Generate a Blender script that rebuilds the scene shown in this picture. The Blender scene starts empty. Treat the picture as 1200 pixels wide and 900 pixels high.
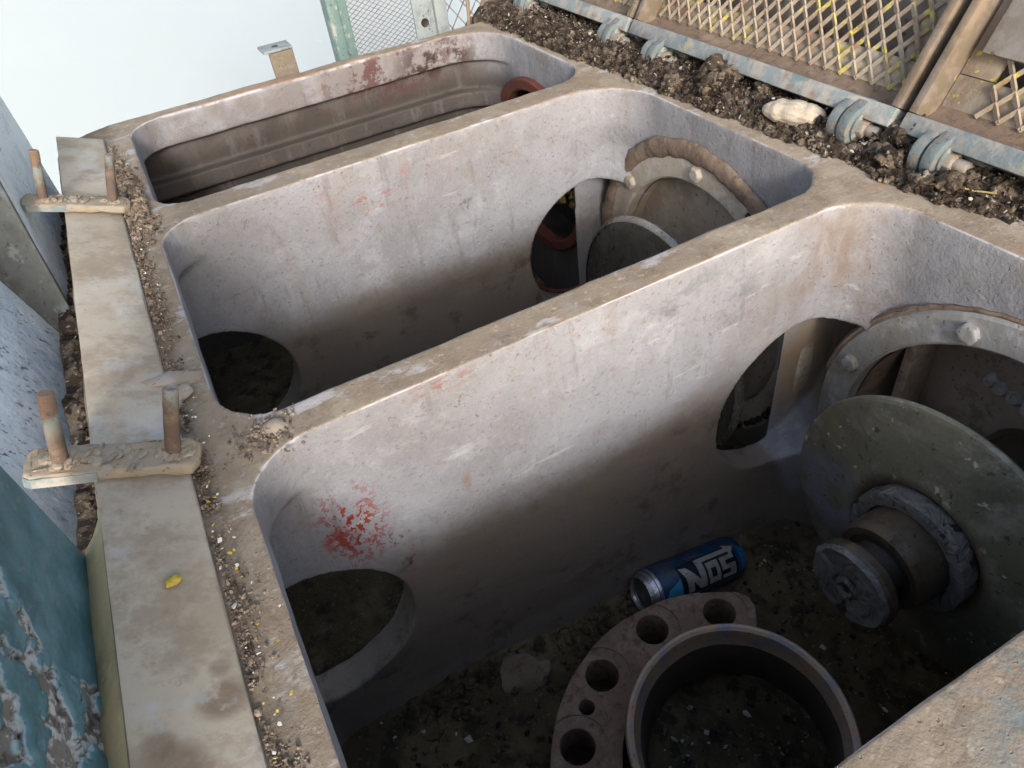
import bpy, bmesh, math, random
import numpy as np
from mathutils import Vector, Matrix, noise

random.seed(7)
rng = np.random.default_rng(7)
scene = bpy.context.scene
col = scene.collection
R = math.radians

# ------------------------------------------------------------------ helpers
class MB:
    """collects verts / faces (world coordinates) for one mesh"""
    def __init__(s): s.v = []; s.f = []
    def add(s, verts, faces):
        o = len(s.v)
        s.v += [tuple(map(float, p)) for p in verts]
        s.f += [tuple(i + o for i in fc) for fc in faces]
        return s
    def frame_box(s, O, ax, lo, hi):
        """box lo..hi in a local frame (O, three axes)"""
        O = np.array(O, float); ax = [np.array(a, float) for a in ax]
        vs = []
        for k in (0, 1):
            for j in (0, 1):
                for i in (0, 1):
                    q = [(lo, hi)[i][0], (lo, hi)[j][1], (lo, hi)[k][2]]
                    vs.append(O + ax[0]*q[0] + ax[1]*q[1] + ax[2]*q[2])
        fs = [(0,2,3,1), (4,5,7,6), (0,1,5,4), (2,6,7,3), (0,4,6,2), (1,3,7,5)]
        return s.add(vs, fs)
    def box(s, lo, hi):
        return s.frame_box((0,0,0), ((1,0,0),(0,1,0),(0,0,1)), lo, hi)
    def prism(s, poly, O, u, v, w, t0, t1):
        """polygon poly in plane (u,v), extruded along w from t0 to t1"""
        O, u, v, w = [np.array(a, float) for a in (O, u, v, w)]
        n = len(poly)
        a = [O + u*p[0] + v*p[1] + w*t0 for p in poly]
        b = [O + u*p[0] + v*p[1] + w*t1 for p in poly]
        fs = [tuple(range(n))[::-1], tuple(range(n, 2*n))]
        fs += [(i, (i+1) % n, n+(i+1) % n, n+i) for i in range(n)]
        return s.add(a + b, fs)
    def lathe(s, prof, c, axis, n=64, a0=0, a1=2*math.pi, wob=None):
        """profile [(radius, along)] turned round axis through c"""
        c = np.array(c, float); axis = np.array(axis, float); axis /= np.linalg.norm(axis)
        t = np.array((0,0,1.)) if abs(axis[2]) < .9 else np.array((1.,0,0))
        e1 = np.cross(axis, t); e1 /= np.linalg.norm(e1); e2 = np.cross(axis, e1)
        full = abs(a1-a0-2*math.pi) < 1e-6
        m = n if full else n+1
        vs = []
        for i in range(m):
            a = a0 + (a1-a0)*i/n
            for r, h in prof:
                rr = r if wob is None or r < 1e-7 else r + wob(a, r, h)
                vs.append(c + axis*h + (e1*math.cos(a)+e2*math.sin(a))*rr)
        k = len(prof); fs = []
        for i in range(n):
            j = (i+1) % m
            for q in range(k-1):
                if prof[q][0] < 1e-7 and prof[q+1][0] < 1e-7: continue
                fs.append((i*k+q, i*k+q+1, j*k+q+1, j*k+q))
        return s.add(vs, fs)
    def tube(s, pts, r, n=8):
        pts = [np.array(p, float) for p in pts]
        rs = r if isinstance(r, (list, tuple)) else [r]*len(pts)
        vs = []; up = np.array((.123, .37, .92))
        for i, p in enumerate(pts):
            d = pts[min(i+1, len(pts)-1)] - pts[max(i-1, 0)]; d /= np.linalg.norm(d)
            a = np.cross(d, up); a /= np.linalg.norm(a); b = np.cross(d, a)
            for k in range(n):
                th = 2*math.pi*k/n
                vs.append(p + (a*math.cos(th)+b*math.sin(th))*rs[i])
        fs = [(i*n+k, i*n+(k+1) % n, (i+1)*n+(k+1) % n, (i+1)*n+k) for i in range(len(pts)-1) for k in range(n)]
        fs += [tuple(range(n))[::-1], tuple(range((len(pts)-1)*n, len(pts)*n))]
        return s.add(vs, fs)
    def build(s, name, m, parent=None, bevel=0, smooth=35, segs=2, weld=True, rough=0):
        loc = Vector(parent.location) if parent else Vector((0,0,0))
        p = parent
        while p is not None and p.parent is not None:
            p = p.parent; loc = loc + Vector(p.location)
        me = bpy.data.meshes.new(name)
        me.from_pydata([(x-loc.x, y-loc.y, z-loc.z) for x, y, z in s.v], [], s.f)
        bm = bmesh.new(); bm.from_mesh(me)
        if weld: bmesh.ops.remove_doubles(bm, verts=bm.verts, dist=1e-6)
        bmesh.ops.recalc_face_normals(bm, faces=bm.faces)
        if bevel:
            es = [e for e in bm.edges if len(e.link_faces) == 2 and e.calc_face_angle(0) > R(40)]
            bmesh.ops.bevel(bm, geom=es, offset=bevel, segments=segs, profile=.5, affect='EDGES', clamp_overlap=True)
        if rough:
            bmesh.ops.triangulate(bm, faces=[f for f in bm.faces if len(f.verts) > 4])
            for _ in range(3):
                bmesh.ops.subdivide_edges(bm, edges=[e for e in bm.edges if e.calc_length() > .004], cuts=1)
            for v in bm.verts:
                p = v.co; v.co = p + v.normal*rough*(fbm(p, 90, 3)+.6*fbm(p, 260, 2, 4.))
        bm.to_mesh(me); bm.free()
        o = bpy.data.objects.new(name, me); col.objects.link(o)
        if m: me.materials.append(m)
        if smooth:
            me.shade_smooth(); me.set_sharp_from_angle(angle=R(smooth))
        if parent: o.parent = parent
        return o

def tag(o, label=None, cat=None, group=None, kind=None):
    if label: o['label'] = label
    if cat: o['category'] = cat
    if group: o['group'] = group
    if kind: o['kind'] = kind
    return o
def thing(name, loc, label, cat, group=None):
    o = bpy.data.objects.new(name, None); col.objects.link(o)
    o.location = loc; o.empty_display_size = .02
    return tag(o, label, cat, group)
def copy_tree(o, parent=None):
    c = o.copy(); col.objects.link(c)
    if parent: c.parent = parent
    for ch in list(o.children): copy_tree(ch, c)
    return c
def fbm(p, s, oct=4, seed=0.):
    return noise.fractal(Vector((p[0]*s+seed, p[1]*s+seed*1.7, p[2]*s-seed)), 1.0, 2.0, oct)

# ------------------------------------------------------------------ materials
class Mat:
    def __init__(s, name, base, rough=.8, metal=0., spec=.4):
        s.m = bpy.data.materials.new(name); s.m.use_nodes = True
        s.nt = s.m.node_tree; s.N = s.nt.nodes; s.L = s.nt.links
        s.b = s.N['Principled BSDF']
        s.b.inputs['Specular IOR Level'].default_value = spec
        s.b.inputs['Metallic'].default_value = metal
        s.tc = s.N.new('ShaderNodeTexCoord'); s.geo = s.N.new('ShaderNodeNewGeometry')
        s.co = s.tc.outputs['Object']
        c = s.N.new('ShaderNodeRGB'); c.outputs[0].default_value = (*base, 1); s.c = c.outputs[0]
        r = s.N.new('ShaderNodeValue'); r.outputs[0].default_value = rough; s.r = r.outputs[0]
        s.h = None; s.seed = 0
    def math(s, op, a, b=None, clamp=False):
        n = s.N.new('ShaderNodeMath'); n.operation = op; n.use_clamp = clamp
        for i, x in enumerate((a, b)):
            if x is None: continue
            if isinstance(x, (int, float)): n.inputs[i].default_value = x
            else: s.L.new(x, n.inputs[i])
        return n.outputs[0]
    def ramp(s, x, lo, hi):
        n = s.N.new('ShaderNodeMapRange'); n.interpolation_type = 'SMOOTHSTEP'
        s.L.new(x, n.inputs[0]); n.inputs[1].default_value = lo; n.inputs[2].default_value = hi
        return n.outputs[0]
    def noise(s, scale, lo=None, hi=None, detail=5, rough=.6, stretch=(1,1,1), dist=0):
        s.seed += 3.7
        mp = s.N.new('ShaderNodeMapping'); s.L.new(s.co, mp.inputs[0])
        mp.inputs['Scale'].default_value = stretch; mp.inputs['Location'].default_value = (s.seed, s.seed*.6, -s.seed)
        n = s.N.new('ShaderNodeTexNoise'); s.L.new(mp.outputs[0], n.inputs['Vector'])
        n.inputs['Scale'].default_value = scale; n.inputs['Detail'].default_value = detail
        n.inputs['Roughness'].default_value = rough; n.inputs['Distortion'].default_value = dist
        o = n.outputs[0]
        return o if lo is None else s.ramp(o, lo, hi)
    def voro(s, scale, lo, hi, feature='F1'):
        s.seed += 3.1
        mp = s.N.new('ShaderNodeMapping'); s.L.new(s.co, mp.inputs[0]); mp.inputs['Location'].default_value = (s.seed, s.seed*.6, -s.seed)
        n = s.N.new('ShaderNodeTexVoronoi'); n.feature = feature; s.L.new(mp.outputs[0], n.inputs['Vector']); n.inputs['Scale'].default_value = scale
        return s.ramp(n.outputs[0], lo, hi)
    def up(s, lo, hi):
        sp = s.N.new('ShaderNodeSeparateXYZ'); s.L.new(s.geo.outputs['Normal'], sp.inputs[0])
        return s.ramp(sp.outputs[2], lo, hi)
    def axis(s, k, lo, hi):
        sp = s.N.new('ShaderNodeSeparateXYZ'); s.L.new(s.co, sp.inputs[0])
        return s.ramp(sp.outputs[k], lo, hi)
    def ball(s, c, r0, r1, stretch=(1,1,1)):
        """1 inside r0 falling to 0 at r1 round point c of the object"""
        a = s.N.new('ShaderNodeVectorMath'); a.operation = 'SUBTRACT'; s.L.new(s.co, a.inputs[0]); a.inputs[1].default_value = c
        b = s.N.new('ShaderNodeVectorMath'); b.operation = 'MULTIPLY'; s.L.new(a.outputs[0], b.inputs[0]); b.inputs[1].default_value = stretch
        l = s.N.new('ShaderNodeVectorMath'); l.operation = 'LENGTH'; s.L.new(b.outputs[0], l.inputs[0])
        return s.ramp(l.outputs['Value'], r1, r0)
    def layer(s, colr, mask, f=1., rough=None):
        if f != 1.: mask = s.math('MULTIPLY', mask, f)
        n = s.N.new('ShaderNodeMix'); n.data_type = 'RGBA'
        s.L.new(mask, n.inputs[0]); s.L.new(s.c, n.inputs[6]); n.inputs[7].default_value = (*colr, 1); s.c = n.outputs[2]
        if rough is not None:
            q = s.N.new('ShaderNodeMix'); q.data_type = 'FLOAT'
            s.L.new(mask, q.inputs[0]); s.L.new(s.r, q.inputs[2]); q.inputs[3].default_value = rough; s.r = q.outputs[0]
        return s
    def bump(s, mask, dist):
        h = s.math('MULTIPLY', mask, dist)
        s.h = h if s.h is None else s.math('ADD', s.h, h); return s
    def mul(s, *ms):
        o = ms[0]
        for m in ms[1:]: o = s.math('MULTIPLY', o, m)
        return o
    def done(s):
        s.L.new(s.c, s.b.inputs['Base Color']); s.L.new(s.r, s.b.inputs['Roughness'])
        if s.h is not None:
            n = s.N.new('ShaderNodeBump'); n.inputs['Strength'].default_value = 1; n.inputs['Distance'].default_value = 1
            s.L.new(s.h, n.inputs['Height']); s.L.new(n.outputs[0], s.b.inputs['Normal'])
        return s.m

TAN = (.255, .20, .14); TANL = (.36, .31, .24); DIRT = (.062, .050, .031)
def m_casting():
    m = Mat('cast_grey', (.268, .272, .296), .62, spec=.35)
    m.layer((.215, .212, .225), m.noise(7, .42, .66, 8, .7))
    m.layer((.34, .345, .37), m.noise(13, .52, .70, 9, .72), .8)
    m.layer((.215, .175, .145), m.noise(4.5, .54, .70, 8, .65, (1,1,.6)), .38, .75)
    m.layer((.22, .17, .13), m.noise(60, .56, .68, 6), .35)
    m.layer((.23, .235, .25), m.noise(22, .60, .66, 8, .7, (1,1,2)), .6)
    m.layer((.40, .40, .415), m.noise(150, .58, .68, 4, .6), .2)
    m.layer((.15, .145, .155), m.noise(190, .57, .68, 4, .6), .40)
    m.layer((.15, .155, .175), m.mul(m.noise(18, .52, .62, 7, .7, (1,1,1.4)), m.ball((.36,.4226,-.07), .02, .10, (.7,1,1))), .75)
    m.layer((.07, .07, .075), m.mul(m.noise(40, .52, .60, 6, .7), m.ball((.325,.8476,-.112), .005, .045, (.7,1,1.3))), .8)
    m.layer((.17, .12, .085), m.mul(m.noise(9, .40, .60, 7, .7, (1,1,.4)), m.ball((.535,.415,-.08), .02, .085, (1,1,.6))), .75)
    m.layer((.49, .49, .51), m.noise(60, .64, .70, 5, .6, (.25,1,1.6)), .3)
    m.layer((.11, .08, .065), m.mul(m.noise(230, .66, .71, 2), m.noise(7, .42, .6)), .7)
    m.layer((.16, .12, .10), m.mul(m.noise(120, .645, .69, 4, .7, (1,1,1.5)), m.noise(9, .48, .6)), .6)
    m.layer((.062, .054, .05), m.mul(m.axis(1, 1.215, 1.232), m.axis(2, -.044, -.052)), .92)  # far recess under the lip: its shade put into a dark colour
    m.layer((.16, .14, .135), m.mul(m.axis(1, 1.195, 1.215), m.noise(12, .36, .56, 7)), .7)  # far lip dulled in patches, standing in for the weaker light there
    # wall shade below the sunlit band painted brown, with some oil film; uneven edge
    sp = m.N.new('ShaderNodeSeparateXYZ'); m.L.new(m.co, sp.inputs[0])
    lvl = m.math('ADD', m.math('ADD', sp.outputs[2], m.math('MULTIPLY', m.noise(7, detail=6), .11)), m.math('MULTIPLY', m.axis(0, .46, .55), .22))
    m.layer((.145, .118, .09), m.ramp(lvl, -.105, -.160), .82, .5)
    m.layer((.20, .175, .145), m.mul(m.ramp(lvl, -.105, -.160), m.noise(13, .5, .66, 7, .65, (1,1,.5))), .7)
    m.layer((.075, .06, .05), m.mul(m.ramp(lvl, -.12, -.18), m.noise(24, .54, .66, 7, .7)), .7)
    m.layer((.055, .046, .040), m.mul(m.axis(1, .890, .905), m.axis(2, -.04, -.09)), .88, .6)  # deep shade of the far compartment painted onto its walls
    m.layer((.20, .15, .11), m.mul(m.noise(26, .55, .68, 8, .7, (1,1,.10)), m.math('SUBTRACT', 1, m.up(.2, .5))), .28)
    m.layer((.15, .14, .145), m.mul(m.noise(44, .56, .66, 8, .7, (1,1,.16)), m.math('SUBTRACT', 1, m.up(.2, .5))), .45)
    m.layer((.30, .23, .15), m.mul(m.noise(18, .30, .55, 7), m.ball((.615,.425,-.24), .06, .125)), .8)
    red = (.24, .038, .028)
    fl = m.noise(210, .51, .545, 3, .6, (1.1,1,.8)); fl2 = m.noise(34, .53, .60, 6, .7)
    m.layer(red, m.mul(fl, m.ball((.012,.4226,-.118), .012, .052, (1.25,1,.66)), m.noise(34, .44, .50)))
    m.layer(red, m.mul(m.noise(170, .47, .51, 3), m.ball((-.002,.4226,-.128), .004, .022, (1,1,1))), .9)
    m.layer((.15, .03, .022), m.mul(fl, m.ball((.040,.4226,-.175), .006, .032, (1.5,1,.7)), m.noise(40, .44, .5)))
    m.layer((.035, .028, .024), m.mul(m.noise(30, .44, .50, 6), m.ball((.058,.4226,-.203), .004, .024, (.7,1,1.6))), .9)
    m.layer((.20, .10, .065), m.mul(m.noise(90, .40, .50, 4), m.ball((.118,.4226,-.13), .003, .011, (1.6,1,.7))), .45)
    m.layer((.27,.09,.075), m.mul(fl, m.ball((-.022,.4226,-.062), .004, .03), m.noise(24, .50, .6)), .7)
    m.layer((.25, .09, .06), m.mul(m.noise(110, .50, .56, 5, .7, (.6,1,1.4)), m.ball((.115,.4226,-.010), .003, .022, (.45,1,1.8))), .8)
    m.layer((.27, .075, .05), m.mul(m.noise(60, .53, .57, 6, .7, (.6,1,1.6)), m.ball((.19,.8476,-.055), .005, .05, (.7,1,2.2))), .8)
    m.layer((.27, .12, .10), m.mul(m.noise(44, .54, .60, 8, .75, (1,1,.6)), m.ball((.22,.8476,-.035), .01, .10, (.8,1,1.4))), .5)
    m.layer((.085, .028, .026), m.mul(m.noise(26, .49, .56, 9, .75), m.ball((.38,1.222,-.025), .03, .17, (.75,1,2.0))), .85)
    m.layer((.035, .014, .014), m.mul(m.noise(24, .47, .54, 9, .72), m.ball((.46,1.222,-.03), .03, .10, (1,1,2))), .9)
    # dust lying on up-facing faces
    top = m.mul(m.up(.35, .85), m.axis(2, -.10, -.03))
    top = m.math('ADD', m.math('MULTIPLY', top, .9), 0, True)
    dn = m.noise(30, .28, .50, 6)
    m.layer(TAN, m.mul(top, m.math('ADD', m.math('MULTIPLY', dn, .35), .62)), 1, .95)
    m.layer(TANL, m.mul(top, m.noise(14, .46, .62, 7, .65, (1,1,1))), .75, .95)
    m.layer((.17, .125, .085), m.mul(top, m.noise(38, .46, .68, 9, .76)), .75)
    m.layer((.42, .385, .33), m.mul(top, m.noise(130, .58, .66, 4)), .5)
    m.layer((.36, .20, .11), m.mul(top, m.noise(12, .56, .68, 6, .7, (.35,1,1))), .45)
    m.layer((.50, .50, .53), m.mul(top, m.noise(26, .57, .64, 7, .7, (.5,1,1))), .6)
    m.layer((.12, .09, .06), m.mul(top, m.noise(230, .62, .70, 3), m.noise(13, .45, .62)), .6)
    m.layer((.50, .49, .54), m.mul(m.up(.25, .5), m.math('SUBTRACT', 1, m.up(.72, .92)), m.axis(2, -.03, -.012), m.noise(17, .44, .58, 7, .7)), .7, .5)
    m.layer((.15, .115, .08), m.mul(top, m.axis(0, -.056, -.070), m.noise(38, .36, .54, 7, .75)), .85)
    # oily dirt on the compartment floors
    m.layer(DIRT, m.mul(m.up(.3, .7), m.axis(2, -.42, -.46)), 1, .7)
    m.layer((.11,.20,.23), m.mul(m.ball((.285,-.005,0), .03, .10), m.noise(26, .45, .58, 6, .7)), .8)
    m.layer((.48,.49,.52), m.mul(m.ball((.275,-.02,0), .02, .08), m.noise(40, .52, .6, 6, .7)), .8)
    m.bump(m.noise(9, detail=4), .003).bump(m.noise(70, detail=8, rough=.7), .0013).bump(m.noise(330, detail=3), .0006).bump(m.noise(170, .66, .72, 2), -.0007)
    return m.done()
def m_dust(name, base=TANL, dark=(.27,.20,.13), pale=(.52,.49,.44), stain=True):
    m = Mat(name, base, .92, spec=.2)
    m.layer(dark, m.noise(26, .48, .70, 7), .6)
    m.layer(pale, m.noise(17, .50, .66, 6, .6, (1,.6,1)), .8)
    m.layer((.38, .29, .19), m.noise(45, .50, .64, 6), .5)
    if stain: m.layer((.17, .11, .075), m.noise(9, .62, .70, 5), .75)
    m.layer((.12, .085, .055), m.noise(190, .63, .69, 2), .7)
    m.bump(m.noise(60, detail=7), .0012).bump(m.noise(300, detail=2), .0004)
    return m.done()
def m_bar():
    m = Mat('dusty_bar_paint', (.47, .415, .335), .9, spec=.2)
    m.layer((.37, .305, .225), m.noise(20, .44, .66, 7), .75)
    m.layer((.53, .51, .465), m.noise(12, .50, .64, 9, .6, (1,.5,1)), .85)
    for c, r, k in (((-.088,.243,.005), .013, .75), ((-.113,.213,.02), .016, .7), ((-.118,.228,.02), .008, .6), ((-.086,.262,.005), .006, .6), ((-.10,.205,.012), .010, .4)):
        m.layer((.16, .105, .07), m.mul(m.ball((c[0]+.11, c[1]-.45, c[2]), r*.5, r*1.3, (1,1,.3)), m.noise(70, .30, .50, 6, .7)), k)
    m.layer((.28, .21, .15), m.noise(120, .60, .70, 4, .65), .45)
    m.layer((.30, .24, .175), m.noise(11, .48, .62, 9, .76), .7)
    m.layer((.22, .165, .12), m.noise(21, .60, .70, 8, .75), .55)
    m.layer((.36, .36, .35), m.noise(160, .55, .66, 4), .25)
    m.layer((.46, .48, .48), m.noise(22, .60, .68, 6), .5)
    m.bump(m.noise(40, detail=7), .0005).bump(m.noise(260, detail=3), .0003)
    return m.done()
def m_rust():
    m = Mat('rusty_steel', (.13, .093, .073), .9, spec=.2)
    m.layer((.20, .165, .135), m.noise(60, .45, .62, 7, .7), .8)
    m.layer((.27, .26, .235), m.axis(2, .034, .050), .8)
    m.layer((.20, .29, .29), m.mul(m.axis(2, .030, .040), m.noise(70, .52, .62)), .5)
    m.layer((.24, .15, .10), m.axis(2, .055, .0572), .8)
    m.layer((.10, .10, .13), m.noise(90, .56, .66, 4), .8)
    m.layer((.16, .098, .068), m.noise(45, .54, .64, 5), .6)
    m.bump(m.noise(250, detail=4), .0006)
    return m.done()
def m_guard(name, base, pale, chip, peel):
    m = Mat(name, base, .42, spec=.5)
    m.layer(pale, m.noise(14, .42, .62, 7, .65), .75, .6)
    m.layer((base[0]*.6, base[1]*.68, base[2]*.7), m.noise(26, .52, .66, 6), .6)
    m.layer(chip, m.mul(m.noise(75, .57, .61, 6, .72, (1,1.6,1.2)), m.noise(10, .50, .60)), .0 if peel else .9, .9)
    m.layer((.09, .07, .06), m.mul(m.noise(85, .58, .61, 6, .72, (1,1.8,1.2)), m.noise(11, .50, .60)), .0 if peel else .9, .9)
    if peel:
        at = m.N.new('ShaderNodeAttribute'); at.attribute_name = 'peel'; pl = m.ramp(at.outputs['Fac'], .3, .7)
        m.layer((.20, .17, .14), pl, .9, .9)
        m.layer((.50, .51, .50), m.mul(pl, m.noise(120, .48, .56, 4)), .85, .8)
        m.layer((.09, .07, .06), m.mul(pl, m.noise(140, .55, .62, 3)), .85, .9)
        edge = m.mul(m.ramp(at.outputs['Fac'], .05, .3), m.math('SUBTRACT', 1, pl))
        m.layer((.50, .56, .57), edge, .55)
    m.layer((.25, .23, .20), m.noise(160, .62, .68, 3), .5)
    m.bump(m.noise(80, detail=6), .0015).bump(m.noise(20, detail=4), .004)
    return m.done()
def m_metal(name, base, l1, l2, rough=.5, metal=.0, sc=1., spec=.5):
    m = Mat(name, base, rough, metal, spec)
    m.layer(l1, m.noise(18*sc, .44, .64, 7, .65), .8, min(1, rough+.2))
    m.layer(l2, m.noise(42*sc, .52, .64, 6, .65), .7, min(1, rough+.3))
    m.layer(tuple(x*.35 for x in base), m.noise(150*sc, .62, .68, 3), .8)
    m.bump(m.noise(50*sc, detail=6), .0012).bump(m.noise(200*sc, detail=4), .0005)
    return m.done()
def m_bronze():
    m = Mat('greasy_bronze', (.185, .178, .128), .38, .2, .5)
    m.layer((.115, .118, .092), m.noise(9, .40, .60, 9, .7), .9)
    m.layer((.22, .19, .11), m.noise(6, .50, .66, 9, .7), .6)
    m.layer((.27, .265, .23), m.noise(24, .52, .66, 9, .75), .7, .6)
    m.layer((.50, .49, .40), m.mul(m.noise(34, .60, .64, 7, .7), m.noise(8, .45, .55)), .9, .8)
    m.layer((.40, .39, .32), m.voro(34, .19, .15), .0)
    m.layer((.55, .53, .45), m.mul(m.noise(75, .645, .67, 3), m.noise(7, .46, .54)), .9, .8)
    m.layer((.20, .22, .30), m.mul(m.ball((.0,.10,-.03), .02, .075), m.noise(30, .38, .56, 6)), .85, .35)
    m.layer((.12, .09, .055), m.mul(m.ball((-.008,0,0), .066, .082), m.noise(20, .25, .45, 4)), .9)
    m.layer((.05, .045, .035), m.noise(120, .62, .68, 3), .7)
    m.bump(m.noise(40, detail=6), .0015).bump(m.noise(170, detail=4), .0006)
    return m.done()
def m_grease(name='dry_grey_grease'):
    m = Mat(name, (.135, .135, .13), .42, spec=.5)
    m.layer((.08, .085, .088), m.noise(28, .45, .62, 5), .8)
    m.layer((.20, .20, .195), m.noise(60, .55, .66, 5), .5)
    m.layer((.02, .02, .02), m.mul(m.noise(70, .59, .615, 3, .55, (1,1,.45), 1.2), m.noise(20, .42, .52)), .95)
    m.bump(m.noise(45, detail=3, dist=1.0), .006).bump(m.noise(130, detail=4), .001)
    return m.done()
def m_clods():
    m = Mat('dark_dirt_crumbs', (.058, .045, .034), .95, spec=.15)
    m.co = m.geo.outputs['Position']
    m.layer((.135, .108, .083), m.noise(75, .49, .60, 3), .9)
    m.layer((.22, .185, .15), m.noise(34, .58, .66, 4), .6)
    m.layer((.02, .016, .013), m.noise(60, .52, .60, 3), .9)
    m.layer((.30, .27, .23), m.noise(130, .645, .68, 2), .8)
    m.bump(m.noise(400, detail=5), .0015)
    return m.done()
def m_husk():
    m = Mat('brown_husks', (.16, .125, .095), .95, spec=.15)
    m.layer((.30, .245, .19), m.noise(140, .47, .58, 3), .9)
    m.layer((.05, .038, .03), m.noise(120, .52, .60, 3), .85)
    return m.done()
def m_floor():
    m = Mat('oily_floor_dirt', (.075, .058, .031), .75, spec=.25)
    m.layer((.15, .12, .066), m.noise(10, .48, .64, 7), .8)
    m.layer((.025, .02, .014), m.noise(35, .50, .62, 6), .8)
    m.layer((.16, .14, .10), m.noise(170, .645, .68, 2), .8)
    m.bump(m.noise(60, detail=7), .006).bump(m.noise(220, detail=4), .002)
    return m.done()
def m_lid():
    m = Mat('dusty_lid_steel', (.315, .265, .21), .9, spec=.15)
    m.layer((.23, .17, .12), m.noise(20, .46, .64, 7), .8)
    m.layer((.39, .35, .295), m.noise(15, .52, .66, 6), .7)
    m.layer((.52, .45, .08), m.mul(m.noise(90, .56, .60, 5), m.noise(11, .44, .54)), .85, .6)
    m.layer((.22, .11, .07), m.noise(40, .60, .68, 5), .6)
    m.bump(m.noise(90, detail=6), .0014)
    return m.done()
def m_rail():
    m = Mat('grimy_rail', (.16, .13, .095), .85, spec=.25)
    m.layer((.26, .20, .15), m.noise(24, .46, .62, 7), .8)
    m.layer((.22, .19, .17), m.noise(40, .5, .62, 6), .7)
    m.layer((.42, .37, .13), m.mul(m.noise(110, .54, .60, 5), m.noise(14, .46, .56)), .75)
    m.bump(m.noise(90, detail=6), .0014)
    return m.done()
def m_blue(name='worn_blue_paint', f=1.):
    m = Mat(name, (.20*f, .235*f, .25*f), .7, spec=.4)
    m.layer((.33, .315, .29), m.noise(40, .44, .58, 8, .7), .85, .85)
    m.layer((.10, .17, .19), m.noise(34, .54, .64, 6), .8)
    m.layer((.24, .17, .12), m.noise(34, .55, .64, 8, .7), .85, .9)
    m.layer((.45, .42, .14), m.mul(m.noise(60, .60, .64, 4), m.noise(14, .5, .6)), .8)
    m.bump(m.noise(120, detail=6), .0012)
    return m.done()
def m_plain(name, base, rough=.6, var=.15, sc=30, metal=0., spec=.4, dusty=0):
    m = Mat(name, base, rough, metal, spec)
    m.layer(tuple(max(0, x*(1-var*2)) for x in base), m.noise(sc, .45, .65, 6), .8)
    m.layer(tuple(min(1, x*(1+var)) for x in base), m.noise(sc*2.3, .5, .66, 5), .6)
    if dusty:
        m.layer((.16,.135,.10), m.noise(45, .46, .66, 8, .72), dusty, .85)
        m.layer((.20,.17,.13), m.noise(170, .60, .66, 3), dusty, .85)
    m.bump(m.noise(sc*5, detail=5), .0005).bump(m.noise(sc*1.7, detail=6), .0008)
    return m.done()
def m_wall():
    m = Mat('pale_wall_paint', (.305, .362, .415), .8, spec=.05)
    m.layer((.297, .355, .409), m.noise(1.2, .4, .65, 4), .6)
    m.layer((.315, .37, .42), m.noise(3, .5, .7, 5), .6)
    m.layer((.36, .39, .40), m.noise(14, .71, .735, 3), .6)
    m.layer((.31,.365,.395), m.noise(2.2, .70, .71, 2, .4, (.3,1,2), 1.5), .5)
    return m.done()

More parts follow.
